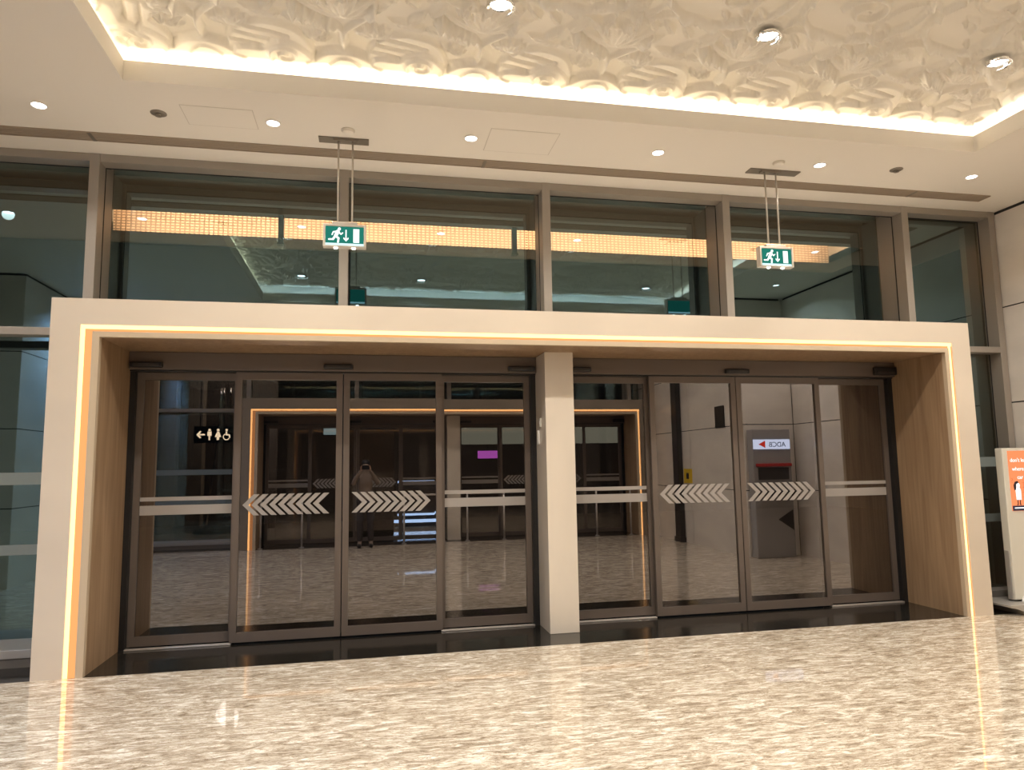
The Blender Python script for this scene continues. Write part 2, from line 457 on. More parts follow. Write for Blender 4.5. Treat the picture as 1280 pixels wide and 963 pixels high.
FX = [(-2.54, 'first', 'left of the smoke-grey sprinkler'), (-.79, '', ''), (.87, '', ''), (2.62, '', ''), (4.30, '', ''), (6.04, '', '')]
FRONT = [(-2.54, 'white round downlight above the portal\'s left end, leftmost of the front row'),
         (-.79, 'white round downlight just left of the first hanging exit sign\'s plate'),
         (.87, 'white round downlight between the exit sign plate on the left and the door pillar'),
         (2.62, 'white round downlight between the door pillar and the right-hand exit sign'),
         (4.30, 'white round downlight just right of the right-hand exit sign\'s plate'),
         (6.04, 'white round downlight near the far right end of the air slot')]
proto = None
GF = 'small round downlights in the flat ceiling'
for x, lab in FRONT:
    if proto is None: proto = make_downlight('ceiling_downlight', .05, lab, (x, -.42, CEIL), GF, False)
    else: copy_tree(proto, (x, -.42, CEIL), lab)
    spot((x, -.42, CEIL - .03), 30, 130)
for x in (-2.54, -.79, .87, 2.62, 4.30, 6.04):
    copy_tree(proto, (x, BACK + .42 + .5, CEIL), 'white round downlight in the flat ceiling behind the camera')
    spot((x, BACK + .92, CEIL - .03), 55, 130)
for x, y in ((-3.9, -.42), (-3.6, -2.6), (6.55, -2.2)):
    copy_tree(proto, (x, y, CEIL), 'white round downlight in the side ceiling, mirrored in the upper glass')
    spot((x, y, CEIL - .03), 85 if x > 6 else 45, 150)
copy_tree(proto, (-4.2, -4.4, CEIL), 'cool white round downlight over the left wall, mirrored in the left window')
spot((-4.2, -4.4, CEIL - .03), 300, 140, (.42, .62, 1.))
CO = [(.885, 'chrome rimmed round spotlight at the top edge of the carved ceiling, leftmost of the three'),
      (2.93, 'chrome rimmed spotlight on its clips, middle of the three in the carved ceiling'),
      (4.98, 'chrome rimmed spotlight in the carved ceiling near the right cove')]
proto2 = None
GC = 'spotlights in the carved ceiling'
for y in (-1.79, -3.9):
    for x, lab in CO + [(-1.1, '')]:
        if y < -2 or not lab: lab = 'chrome rimmed spotlight in the carved ceiling, mirrored in the upper glass'
        if proto2 is None: proto2 = make_downlight('carved_ceiling_spotlight', .07, lab, (x, y, RELIEF_Z - .045), GC, True)
        else: copy_tree(proto2, (x, y, RELIEF_Z - .045), lab)
        spot((x, y, RELIEF_Z - .11), 92, 140)

# ---- cove lighting: long LED runs lying in the pocket behind the coffer edge
def cove(name, cx, cy, sx, sy, col, pw, tilt):
    l = bpy.data.lights.new(name, 'AREA'); l.shape = 'RECTANGLE'; l.size = sx; l.size_y = sy; l.energy = pw; l.color = col
    o = bpy.data.objects.new(name, l); COL.objects.link(o); o.location = (cx, cy, CEIL + .11)
    o.rotation_euler = tilt
    return o
PI = math.pi
cxm, cym = (CX0 + CX1) / 2, (CY0 + CY1) / 2
LXc, LYc = CX1 - CX0 + .4, CY1 - CY0 + .4
cove('cove_run', cxm, CY1 + .42, LXc, .05, (1, .91, .77), 29, (PI - .85, 0, 0))
cove('cove_run', cxm, CY0 - .42, LXc, .05, (.80, .89, 1), 22, (PI + .85, 0, 0))
cove('cove_run', CX0 - .42, cym, .05, LYc, (1, .91, .77), 15, (PI, -.85, 0))
cove('cove_run', CX1 + .42, cym, .05, LYc, (1, .93, .90), 20, (PI, .85, 0))

# ---- slot diffuser, access panels, detectors
t = thing('air_slot_diffuser', 'long taupe linear air slot in the ceiling in front of the glazing', 'air vent', (1, .08, CEIL))
bl = [(-5.0, 6.69, y, y + .010, CEIL - .012, CEIL - .001) for y in (.0, .150)] + [(-5.01, -5.0, 0, .16, CEIL - .012, CEIL - .001), (6.69, 6.70, 0, .16, CEIL - .012, CEIL - .001)]
boxes('slot_frame', bl, 'louvre', t)
boxes('louvre_blades', [(-5.0, 6.69, y, y + .017, CEIL - .010, CEIL - .002) for y in (.022, .047, .072, .097, .122)], 'louvre', t)
boxes('slot_back', [(-5.0, 6.69, .01, .15, CEIL - .0025, CEIL - .001)], 'plate', t)
for x in (-2.35, 1.05, 5.75): boxes('joint_cover', [(x, x + .03, 0, .16, CEIL - .0135, CEIL - .012)], 'plate', t)

def access_panel(x0, x1, y0, y1, label):
    t = tag(boxes('ceiling_access_panel', [(x0, x1, y0, y1, CEIL - .003, CEIL - .0005)], 'paint', None, 0, (x0, y0, CEIL)), label, 'access panel', 'access panels in the flat ceiling')
    w = .006
    boxes('shadow_gap', [(x0 - w, x1 + w, y0 - w, y0, CEIL - .002, CEIL - .0004), (x0 - w, x1 + w, y1, y1 + w, CEIL - .002, CEIL - .0004),
                         (x0 - w, x0, y0, y1, CEIL - .002, CEIL - .0004), (x1, x1 + w, y0, y1, CEIL - .002, CEIL - .0004)], 'seam', t)
access_panel(-1.47, -.93, -.60, -.28, 'flush square ceiling hatch right of the grey sprinkler rosette')
access_panel(1.02, 1.62, -.62, -.20, 'flush square ceiling hatch above the door pillar')

def sprinkler(x, y, label):
    t = thing('sprinkler_head', label, 'sprinkler', (x, y, CEIL), 'sprinkler heads in the flat ceiling')
    bm = bmesh.new(); lathe(bm, [(.062, 0), (.062, -.004), (.045, -.012), (.03, -.013)], (x, y, CEIL), 20); link('rosette', bm, 'plate', t)
    bm = bmesh.new(); lathe(bm, [(.018, -.012), (.018, -.018), (.008, -.020), (.008, -.024)], (x, y, CEIL), 12); link('nozzle', bm, 'steel', t)
    bm = bmesh.new(); lathe(bm, [(.024, -.024), (.026, -.026), (.004, -.028)], (x, y, CEIL), 14); link('deflector', bm, 'plate', t)
sprinkler(-1.67, -.43, 'grey sprinkler rosette in the ceiling between the two leftmost downlights')
sprinkler(5.14, -.44, 'grey sprinkler rosette between the two rightmost downlights')
def detector(x, y, label):
    t = thing('smoke_detector', label, 'smoke detector', (x, y, CEIL), 'smoke detectors in the flat ceiling')
    bm = bmesh.new(); lathe(bm, [(.058, 0), (.058, -.008), (.050, -.014)], (x, y, CEIL), 22); link('base_ring', bm, 'seam', t)
    bm = bmesh.new(); lathe(bm, [(.046, -.014), (.046, -.024), (.030, -.032), (.012, -.034)], (x, y, CEIL), 22); link('sensor_cap', bm, 'paint', t)
detector(-.184, -.385, 'cream smoke detector above the exit sign on the left')
detector(3.87, -.40, 'cream smoke detector above the exit sign on the right')

# ------------------------------------------------------------------ facade (built once for the glazed front, once mirrored behind the camera)
def facade(y0, sg, front):
    Y = lambda y: y0 + sg * y
    def bx(x0, x1, ya, yb, z0, z1): return (x0, x1, Y(ya), Y(yb), z0, z1)
    sfx = '' if front else ' of the opposite entrance, mirrored in the door glass'
    # --- portal surround
    t = thing('entrance_portal', 'big beige boxed portal with a glowing orange line round the two doorways' if front else 'matching beige portal on the opposite side, mirrored in the door glass', 'portal', ((XL + XR) / 2, Y(.5), 0))
    D = .95
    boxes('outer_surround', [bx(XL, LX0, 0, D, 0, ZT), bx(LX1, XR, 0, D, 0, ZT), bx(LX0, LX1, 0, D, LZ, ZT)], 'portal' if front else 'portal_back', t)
    gx0, gx1, gz = IX0 - .055, IX1 + .045, IZ + .045
    boxes('light_channel', [bx(LX0, gx0, .035, .06, 0, gz), bx(gx1, LX1, .035, .06, 0, gz), bx(LX0, LX1, .035, .06, gz, LZ)], 'lip', t)
    boxes('inner_lip', [bx(gx0, IX0, .0, .05, 0, IZ), bx(IX1, gx1, .0, .05, 0, IZ), bx(gx0, gx1, .0, .05, IZ, gz)], 'lip', t)
    boxes('wood_lining', [bx(gx0, IX0, .05, D, 0, IZ), bx(IX1, gx1, .05, D, 0, IZ), bx(gx0, gx1, .05, D, IZ, gz)], 'wood', t)
    w = .034
    a = boxes('led_strip', [bx(LX0, LX0 + w, .010, .03, 0, LZ), bx(LX0 + w, LX1, .010, .03, LZ - w, LZ), bx(gx1, gx1 + w, .010, .03, 0, LZ - w)], 'led', t)
    tag(a, 'glowing pale orange light line')
    boxes('led_glow_fringe', [bx(LX0 + w, gx0, .010, .03, 0, LZ - w), bx(gx0, gx1, .010, .03, gz, LZ - w), bx(gx1 + w, LX1, .010, .03, 0, LZ - w)], 'led_fringe', a)  # orange fringe of the LED glow, put in as a dimmer emissive strip
    # --- pillar between the doorways
    p = tag(boxes('pillar', [bx(1.70, 1.99, .40, D, 0, IZ)], 'pillar', None, .004), 'polished beige stone pillar between the two glass doorways' if front else 'stone pillar' + sfx, 'pillar', kind='structure')
    if front:
        k = thing('card_reader', 'small white card reader on the side of the stone pillar, lower of the two', 'card reader', (1.70, .685, 1.87))
        boxes('housing', [(1.684, 1.70, .66, .71, 1.80, 1.94)], 'totem_white', k, .004); boxes('reader_face', [(1.681, 1.684, .67, .70, 1.86, 1.93)], 'totem', k)
        k = thing('door_switch', 'small pale switch box on the pillar side above the white card reader', 'switch', (1.70, .60, 2.02))
        boxes('housing', [(1.686, 1.70, .575, .625, 1.97, 2.06)], 'totem', k, .004); boxes('button', [(1.683, 1.686, .59, .61, 2.0, 2.03)], 'totem_white', k)
    # --- door operators
    for n, (x0, x1, where) in enumerate(((IX0, 1.70, 'left'), (1.99, IX1, 'right'))):
        t = thing('door_operator', ('long dark bronze operator box above the doorway %s of the pillar' % where) if front else 'dark bronze operator box' + sfx, 'door operator', ((x0 + x1) / 2, Y(.8), 2.53), 'sliding door operators')
        boxes('housing', [bx(x0 + .002, x1 - .002, .74, .95, 2.532, 2.699)], 'bronze', t, .006)
        xs = (x0 + .16, (x0 + x1) / 2 - .05, x1 - .16) if n == 0 else (x0 + .15, (x0 + x1) / 2 - .02, x1 - .15)
        for i, x in enumerate(xs):
            big = (n == 1 and i == 2)
            s = boxes('motion_sensor', [bx(x - .14, x + .14, .69, .745, 2.548, 2.598 if not big else 2.64)], 'black', t, .012)
            boxes('sensor_window', [bx(x - .11, x + .11, .685, .692, 2.556, 2.584)], 'charcoal', s, .002)
        boxes('guide_channel', [bx(x0 + .002, x1 - .002, .78, .86, 2.518, 2.532)], 'black', t)
    # --- side posts and floor guides
    boxes_ = [bx(IX0 + .001, IX0 + .05, .80, .95, 0, 2.53), bx(1.645, 1.699, .80, .95, 0, 2.53), bx(1.991, 2.02, .80, .95, 0, 2.53), bx(IX1 - .06, IX1 - .001, .80, .95, 0, 2.53)]
    for i, b in enumerate(boxes_):
        structure('trim_%d' % (10 + i + (0 if front else 10)), [b], 'black' if i != 2 else 'bronze', 'dark jamb post of a sliding door' + sfx if not front else
                  ('black jamb post between the left wood lining and the glass door', 'black jamb post on the left side of the stone pillar', 'bronze jamb post on the right side of the stone pillar', 'black jamb post beside the right wood lining')[i], 'door post')
    if front:
        for i, (a, b) in enumerate(((IX0 + .05, -1.22), (.71, 1.645), (2.02, 2.94), (4.97, IX1 - .06))):
            tag(boxes('floor_guide_rail', [(a, b, .785, .83, 0, .014)], 'track', None, .003, (a, .8, 0)),
                'thin steel floor guide rail under the ' + ('leftmost glass panel', 'fixed glass panel left of the pillar', 'fixed glass panel right of the pillar', 'rightmost glass panel')[i], 'floor rail', 'steel door guide rails')
    # --- glass leaves
    #      x0    x1    sliding kind  label
    leaves = [(-2.12, -1.20, 0, 'bars', 'leftmost fixed glass door panel with two grey bars, beside the wood lining'),
              (-1.235, -.245, 1, 'left', 'sliding glass leaf with chevrons pointing left, in the doorway left of the pillar'),
              (-.235, .725, 1, 'right', 'sliding glass leaf with chevrons pointing right, in the doorway left of the pillar'),
              (.70, 1.645, 0, 'bars', 'fixed glass door panel with two grey bars just left of the pillar'),
              (2.02, 2.97, 0, 'bars', 'fixed glass door panel with two grey bars just right of the pillar'),
              (2.945, 3.95, 1, 'left', 'sliding glass leaf with chevrons pointing left, in the doorway right of the pillar'),
              (3.96, 4.98, 1, 'right', 'sliding glass leaf with chevrons pointing right, in the doorway right of the pillar'),
              (4.95, IX1 - .06, 0, 'bars', 'rightmost fixed glass door panel with two grey bars, beside the wood lining')]
    for i, (x0, x1, sl, kind, lab) in enumerate(leaves):
        yc = .81 if sl else .885
        n = 'door_%d' % (i + 1 + (0 if front else 8))
        t = thing(n, lab if front else lab + ' on the opposite side', 'glass door', ((x0 + x1) / 2, Y(yc), 0), None, 'structure')
        st, z0, z1 = .058, .018, 2.518
        boxes('leaf_frame', [bx(x0, x0 + st, yc - .025, yc + .025, z0, z1), bx(x1 - st, x1, yc - .025, yc + .025, z0, z1),
                        bx(x0 + st, x1 - st, yc - .025, yc + .025, z0, z0 + .085), bx(x0 + st, x1 - st, yc - .025, yc + .025, z1 - .068, z1)], 'bronze', t)
        boxes('glass_pane', [bx(x0 + st - .01, x1 - st + .01, yc - .005, yc + .005, z0 + .08, z1 - .06)], 'door_glass' if front else 'back_glass', t)
        bm = bmesh.new()
        yf, yb = Y(yc - .0085), Y(yc - .0055)
        if kind == 'bars':
            box(bm, x0 + st, x1 - st, yf, yb, 1.315, 1.352); box(bm, x0 + st, x1 - st, yf, yb, 1.187, 1.275)
            link('bar_sticker', bm, 'sticker', t)
        else:
            d = -1 if kind == 'left' else 1
            xa, xb = x0 + st + .025, x1 - st - .03
            nch = 9; pitch = (xb - xa - .10) / nch; wd = pitch * .66; zc, hh = 1.262, .098
            for k in range(nch):
                xs = xa + k * pitch + (.10 if d < 0 else 0)
                q = -d * .10 if d < 0 else .10
                if d > 0: pts = [(xs, zc - hh), (xs + wd, zc - hh), (xs + wd + .10, zc), (xs + wd, zc + hh), (xs, zc + hh), (xs + .10, zc)]
                else: pts = [(xs, zc - hh), (xs - .10, zc), (xs, zc + hh), (xs + wd, zc + hh), (xs + wd - .10, zc), (xs + wd, zc - hh)]
                prism(bm, pts, 'y', yf, yb)
            if d < 0:  # the leading arrow is a solid lozenge
                pass
            link('chevron_sticker', bm, 'sticker', t)
    # --- glazing round and above the portal
    mul = [-2.433, -.24, 1.763, 3.76, 5.975]
    xs = [-4.7] + mul + [7.145]
    zt = 4.385; gt = 4.505
    wn = 0 if front else 20
    for i in range(6):
        a, b = xs[i], xs[i + 1]
        t = thing('window_%d' % (i + 1 + wn), (('tall tinted window pane left of the portal', 'upper glass pane above the leftmost doors', 'upper glass pane between the left exit sign and the middle mullion',
                  'upper glass pane right of the middle mullion', 'upper glass pane behind the right-hand exit sign', 'narrow tinted window pane between portal and right stone wall')[i]) + ('' if front else ', opposite side'), 'window', ((a + b) / 2, Y(W), 3), None, 'structure')
        g = .0425
        low = ZT + .005 if 0 < i < 5 else .14
        x0p, x1p = a + .0125, b - .0125
        if i == 0 and front or i == 5 and front or i in (0, 5):
            pass
        wy = .614 if i == 5 else W
        boxes('glass_pane', [bx(x0p, x1p, wy, wy + .012, low, gt)], 'win_glass', t)
        if i in (0, 5):
            boxes('transom_bar', [bx(a + g, b - g, .44, .58, 2.785, 2.853)], 'alu', t, .003)
            boxes('film_band', [bx(x0p, x1p, wy - .004, wy - .001, 1.49, 1.60), bx(x0p, x1p, wy - .004, wy - .001, .87, .96)], 'film', t)
    bars = []
    names = ['window mullion above the left end of the portal', 'window mullion behind the left exit sign', 'window mullion above the stone pillar', 'window mullion left of the right exit sign', 'window mullion near the right end of the portal', 'end mullion against the right stone wall', 'end mullion against the left stone wall']
    for i, m in enumerate(mul + [7.145, -4.7]):
        lo = 0 if i > 4 else (ZT + .002 if 0 < i < 4 else ZT + .002)
        o = structure('trim_%d' % (30 + i + (0 if front else 10)), [bx(m - .0425, m + .0425, .44, .612, lo, CEIL - .001)], 'alu', 'grey aluminium ' + names[i] + sfx, 'mullion', .003)
        boxes('gasket', [bx(m - .0465, m + .0465, .588, .600, lo, zt)], 'gasket', o)
        boxes('mullion_web', [bx(m - .012, m + .012, .612, W + .02, lo, CEIL - .001)], 'alu', o)
    o = structure('trim_%d' % (50 + (0 if front else 1)), [bx(-4.7, 7.2, .445, .60, zt, CEIL - .001)], 'alu', 'grey aluminium head rail along the top of the glazing' + sfx, 'head rail', .003)
    boxes('gasket', [bx(-4.7, 7.2, .588, .600, zt - .006, zt + .002)], 'gasket', o)
    for n, (a, b) in enumerate(((-4.7, XL - .002), (XR + .002, 7.2))):
        o = structure('trim_%d' % (52 + n + (0 if front else 2)), [bx(a, b, .44, W + .02, .075, .145)], 'curb', 'grey metal window sill ' + ('left', 'right')[n] + ' of the portal' + sfx, 'window sill', .004)
        boxes('sill_foot', [bx(a, b, .452, W + .02, 0, .075)], 'plate', o)
facade(0, 1, True)
facade(BACK, -1, False)

# ------------------------------------------------------------------ stone side walls (clad in slabs with open black joints)
def slab_wall(name, axis, c, a0, a1, back, label, vj=()):
    """axis 'x': wall plane x=c running along y; 'y': plane y=c running along x"""
    zs = [0, 1.10, 2.215, 3.32, CEIL - .03]
    us = [a0] + [v for v in vj if a0 < v < a1] + [a1]
    bm = bmesh.new(); g = .007
    for z0, z1 in zip(zs, zs[1:]):
        for u0, u1 in zip(us, us[1:]):
            if axis == 'x': box(bm, c, c + back * .03, u0 + g, u1 - g, z0 + (g if z0 else 0), z1 - g)
            else: box(bm, u0 + g, u1 - g, c, c + back * .03, z0 + (g if z0 else 0), z1 - g)
    o = tag(link(name, bm, 'stone'), label, 'wall', kind='structure')
    if axis == 'x': boxes('joint_backing', [(c + back * .012, c + back * .15, a0 + .04, a1 - .04, 0, CEIL)], 'gasket', o)
    else: boxes('joint_backing', [(a0 + .04, a1 - .04, c + back * .012, c + back * .15, 0, CEIL)], 'gasket', o)
    return o
slab_wall('wall_right', 'x', WALL_R, -3.1, .93, 1, 'pale stone slab wall at the right end of the glazing', (-1.1,))
slab_wall('wall_right_return', 'y', -3.1, 6.27, WALL_R, -1, 'stone wall return holding the cash machine, mirrored in the glass')
slab_wall('wall_right_far', 'x', 6.27, BACK - .95, -3.1, 1, 'stone wall beyond the cash machine, mirrored in the glass', (-5.2,))
slab_wall('wall_left', 'x', -5.9, -3.1, .93, -1, 'pale stone slab wall at the left end of the glazing', (-1.1,))
slab_wall('wall_left_return', 'y', -3.1, -5.9, -4.85, -1, 'stone wall return on the left, mirrored in the window')
slab_wall('wall_left_far', 'x', -4.85, BACK - .95, -3.1, -1, 'stone wall on the far left, mirrored in the window', (-5.2,))

# ------------------------------------------------------------------ hanging exit signs
def exit_sign(cx, cz, label, plate):
    y = -.22; w, h = .36, .20
    t = thing('exit_sign', label, 'exit sign', (cx, y, CEIL), 'hanging green exit signs')
    x0, x1, z0, z1 = cx - w / 2, cx + w / 2, cz - h / 2, cz + h / 2
    bm = bmesh.new(); box(bm, plate[0], plate[1], -.245, -.135, CEIL - .012, CEIL, .002); link('ceiling_plate', bm, 'plate', t)
    boxes('rod_bracket', [(cx - .105, cx + .105, y - .022, y + .022, CEIL - .03, CEIL - .012)], 'plate', t, .003)
    for dx in (-.06, .06):
        bm = bmesh.new(); tube(bm, [(cx + dx, y, z1 + .02), (cx + dx, y, CEIL - .02)], .0085, 10); link('rod', bm, 'steel', t, smooth=True)
    boxes('rod_shoe', [(cx - .105, cx + .105, y - .03, y + .03, z1, z1 + .024)], 'steel', t, .004)
    boxes('sign_frame', [(x0, x0 + .020, y - .035, y + .035, z0, z1), (x1 - .020, x1, y - .035, y + .035, z0, z1), (x0 + .02, x1 - .02, y - .035, y + .035, z0, z0 + .012), (x0 + .02, x1 - .02, y - .035, y + .035, z1 - .02, z1)], 'steel', t, .003)
    f = boxes('green_face', [(x0 + .02, x1 - .02, y - .026, y + .026, z0 + .034, z1 - .02)], 'green', t)
    boxes('lit_edge', [(x0 + .02, x1 - .02, y - .024, y + .024, z0 + .012, z0 + .034)], 'green_strip', t)
    bm = bmesh.new(); yf, yb = y - .0285, y - .026
    def cap(p, q, r, n=6):
        (ax, az), (bx_, bz) = p, q
        an = math.atan2(bz - az, bx_ - ax)
        pts = [(cx + ax + r * math.cos(an + PI / 2 + PI * k / n), cz + az + r * math.sin(an + PI / 2 + PI * k / n)) for k in range(n + 1)]
        pts += [(cx + bx_ + r * math.cos(an - PI / 2 + PI * k / n), cz + bz + r * math.sin(an - PI / 2 + PI * k / n)) for k in range(n + 1)]
        prism(bm, pts, 'y', yf, yb)
    mx = -.075
    prism(bm, [(cx + mx + .030 + .013 * math.cos(a), cz + .058 + .013 * math.sin(a)) for a in np.linspace(0, 2 * PI, 14, endpoint=False)], 'y', yf, yb)
    cap((mx + .018, .036), (mx + .000, -.004), .015)      # trunk
    cap((mx + .000, -.006), (mx + .024, -.024), .009); cap((mx + .024, -.024), (mx + .020, -.058), .008)   # front leg
    cap((mx - .004, -.006), (mx - .022, -.034), .009); cap((mx - .022, -.034), (mx - .056, -.036), .007)   # rear leg
    cap((mx + .020, .036), (mx + .044, .012), .006); cap((mx + .044, .012), (mx + .058, .024), .005)       # arm forward
    cap((mx + .008, .036), (mx - .020, .030), .006); cap((mx - .020, .030), (mx - .030, .006), .005)       # arm back
    link('running_figure', bm, 'green_white', f)
    bm = bmesh.new()
    prism(bm, [(cx + .006, cz + .052), (cx + .016, cz + .052), (cx + .016, cz - .026), (cx + .032, cz - .014), (cx + .032, cz - .028), (cx + .011, cz - .050), (cx - .010, cz - .028), (cx - .010, cz - .014), (cx + .006, cz - .026)], 'y', yf, yb)
    link('down_arrow', bm, 'green_white', f)
    bm = bmesh.new(); box(bm, cx + .072, cx + .122, yf, yb, cz - .058, cz + .062); link('door_symbol', bm, 'green_white', f)
    for dx in (-.075, .075):
        bm = bmesh.new(); lathe(bm, [(.016, 0), (.016, -.006), (.009, -.010)], (cx + dx, y, z0), 14)
        link('test_lamp', bm, 'lamp', t)
exit_sign(-.207, 3.575, 'green running-man exit sign hung on two rods above the doorway left of the pillar', (-.438, -.01))
exit_sign(3.885, 3.568, 'green running-man exit sign hung on two rods above the doorway right of the pillar', (3.665, 4.21))

# ------------------------------------------------------------------ information totem by the right wall
def text_obj(name, body, size, loc, mat, parent, mirror=False, ext=.001, align='CENTER'):
    c = bpy.data.curves.new(name, 'FONT'); c.body = body; c.size = size; c.extrude = ext; c.align_x = align; c.align_y = 'CENTER'
    c.materials.append(M[mat])
    q = bpy.data.objects.new(name, c); COL.objects.link(q)
    me = bpy.data.meshes.new_from_object(q.evaluated_get(bpy.context.evaluated_depsgraph_get()))
    bpy.data.objects.remove(q); bpy.data.curves.remove(c)
    me.materials.clear(); me.materials.append(M[mat])
    o = bpy.data.objects.new(name, me); COL.objects.link(o)
    o.parent = parent; o.location = Vector(loc) - world_loc(parent)
    o.rotation_euler = (PI / 2, 0, PI if mirror else 0)
    return o
TX, TY = 6.88, .05
t = thing('information_totem', 'pale grey standing totem with an orange poster, beside the right stone wall', 'totem sign', (TX, TY, 0))
tx0, tx1 = 6.585, 7.175
boxes('body', [(tx0, tx1, TY, TY + .09, .12, 1.69)], 'totem', t, .008)
boxes('side_cover', [(tx0 - .012, tx0, TY + .02, TY + .075, .12, .62)], 'base_grey', t, .004)
p = boxes('poster', [(tx0 + .063, tx1 - .06, TY - .006, TY, 1.03, 1.66)], 'orange', t)
boxes('navy_footer', [(tx0 + .066, tx1 - .063, TY - .0075, TY - .006, 1.032, 1.085)], 'navy', p)
boxes('footer_line', [(tx0 + .09, tx1 - .08, TY - .009, TY - .0075, 1.055, 1.066)], 'print_white', p)
pcx = (tx0 + tx1) / 2 + .01
for body, x, z in (("don't leave", 6.668, 1.56), ('where your', 6.685, 1.468), ('car is', 6.742, 1.380)):
    text_obj('poster_lettering', body, .058, (x, TY - .0065, z), 'print_white', p, align='LEFT')
# little cartoon figure in a white coat
bm = bmesh.new(); fx, ya, yb = 6.735, TY - .0085, TY - .006
prism(bm, [(fx + x, 1.245 + z) for x, z in ((-.030, .02), (-.026, -.10), (.034, -.10), (.036, .0), (.022, .03), (-.01, .035))], 'y', ya, yb)
prism(bm, [(fx + .004 + .024 * math.cos(a), 1.296 + .026 * math.sin(a)) for a in np.linspace(0, 2 * PI, 14, endpoint=False)], 'y', ya, yb)
link('cartoon_coat', bm, 'print_white', p)
bm = bmesh.new()
prism(bm, [(fx + x, 1.30 + z) for x, z in ((-.045, -.055), (-.050, .0), (-.030, .035), (.005, .042), (.012, .022), (-.016, .010), (-.026, -.05))], 'y', ya - .001, yb)
link('cartoon_hair', bm, 'print_dark', p); bm = bmesh.new()
for dx in (-.012, .016): box(bm, fx + dx - .005, fx + dx + .005, ya, yb, 1.095, 1.145)
for dx in (-.016, .022): box(bm, fx + dx - .012, fx + dx + .008, ya, yb, 1.090, 1.098)
link('cartoon_legs', bm, 'print_dark', p)
bm = bmesh.new()
for k in range(4): box(bm, 6.79, 7.09, ya + .001, yb, 1.17 + .05 * k, 1.174 + .05 * k)
for k in range(4): box(bm, 6.81 + .08 * k, 6.814 + .08 * k, ya + .001, yb, 1.15, 1.36)
link('poster_drawing', bm, 'print_line', p)
text_obj('poster_question_mark', '?', .07, (6.672, TY - .0065, 1.345), 'print_line', p)
bm = bmesh.new()   # flared foot: thin wide slab on a waisted pedestal
prism(bm, [(6.34, .105), (6.34, .088), (6.43, .070), (6.50, .040), (6.53, 0), (7.17, 0), (7.17, .105)], 'y', TY - .17, TY + .26)
link('flared_base', bm, 'base_grey', t)
bm = bmesh.new()
prism(bm, [(6.66, .105), (6.68, .16), (6.76, .125), (7.15, .112), (7.15, .105)], 'y', TY - .10, TY - .002)
link('base_cover', bm, 'totem_white', t)

# ------------------------------------------------------------------ outside: canopy soffit with a lit trough
t = thing('entrance_canopy', 'outdoor canopy soffit with a glowing gold mesh trough, seen through the upper glass', 'canopy', (1.9, 2, CEIL))
boxes('soffit', [(-6, 8, .93, 1.93, CEIL, CEIL + .1), (-6, 7.0, 2.70, 3.15, CEIL, CEIL + .1), (-6, -3.0, 1.93, 2.7, CEIL, CEIL + .1), (6.6, 8, 1.93, 2.7, CEIL, CEIL + .1),
                 (-6, 8, .93, 3.15, 4.95, 5.05), (-6, 7.0, 3.10, 3.15, CEIL, 4.95), (-6, 8, 1.90, 1.93, CEIL + .1, 4.95), (-3.04, -3.0, 2.0, 2.7, CEIL, 4.95), (6.6, 6.64, 2.0, 2.7, CEIL, 4.95)], 'canopy', t)
boxes('gold_mesh_screen', [(-3.0, 6.6, 2.66, 2.70, CEIL, 4.95)], 'mesh', t)
for x, lab in ((-.985, 'short dark hanger under the outdoor canopy, left of the left exit sign'), (1.725, 'short dark hanger under the outdoor canopy near the middle mullion')):
    h = thing('canopy_hanger', lab, 'hanger', (x, 1.87, CEIL), 'dark hangers under the canopy')
    boxes('hanger_bar', [(x - .03, x + .03, 1.84, 1.90, 4.13, CEIL)], 'black', h, .004)
    boxes('hanger_cap', [(x - .04, x + .04, 1.83, 1.91, 4.12, 4.14)], 'charcoal', h, .002)
l = bpy.data.lights.new('trough_light', 'AREA'); l.shape = 'RECTANGLE'; l.size = 9.4; l.size_y = .05; l.energy = 140; l.color = (1, .80, .60)
o = bpy.data.objects.new('trough_light', l); COL.objects.link(o); o.location = (1.8, 2.10, CEIL + .12); o.rotation_euler = (PI / 2 + .5, 0, 0)

# ------------------------------------------------------------------ beyond the opposite doors: the dim mall, seen mirrored in the glass
structure('wall_back', [(-14, 16, -19.2, -19, 0, 5)], 'mall_wall', 'dark far wall of the mall, mirrored in the glass', 'wall')
structure('ceiling_mall', [(-14, 16, -19, BACK - .95, 4.7, 4.9)], 'mall_wall')
structure('wall_mall_left', [(-14.2, -14, -19, BACK, 0, 5)], 'mall_wall'); structure('wall_mall_right', [(16, 16.2, -19, BACK, 0, 5)], 'mall_wall')

def shop_front(x0, x1, y, z, label, mat):
    t = thing('panelled_pier', label, 'pier', ((x0 + x1) / 2, y, 0))
    boxes('facing', [(x0, x1, y - .2, y, 0, z)], mat, t)
    boxes('fascia', [(x0 - .05, x1 + .05, y - .25, y + .06, z, z + .35)], 'mall_dark', t, .01)
    boxes('plinth', [(x0, x1, y - .2, y + .03, 0, .15)], 'mall_dark', t)
structure('wall_mall_side', [(-9, -2.45, -12.6, -12.4, 0, 4.7)], 'mall_wall')
for x in (-6.2, -5.2, -4.55): structure('trim_%d' % int(70 - x * 2), [(x, x + .35, -11.9, -11.5, 0, 4.7)], 'canopy')
shop_front(-.62, .60, -8.9, 2.45, 'brown panelled wall piece behind the photographer, mirrored in the glass', 'canopy')

t = thing('frosted_banner_panel', 'pale green frosted panel over the opposite doors, mirrored in the glass', 'panel', (3.85, -8.2, 2.4))
boxes('panel_sheet', [(1.68, 6.0, -8.24, -8.20, 2.08, 2.75)], 'mall_panel', t)
for x in (1.9, 5.8): boxes('hanging_strap', [(x - .02, x + .02, -8.23, -8.21, 2.75, 4.7)], 'charcoal', t)

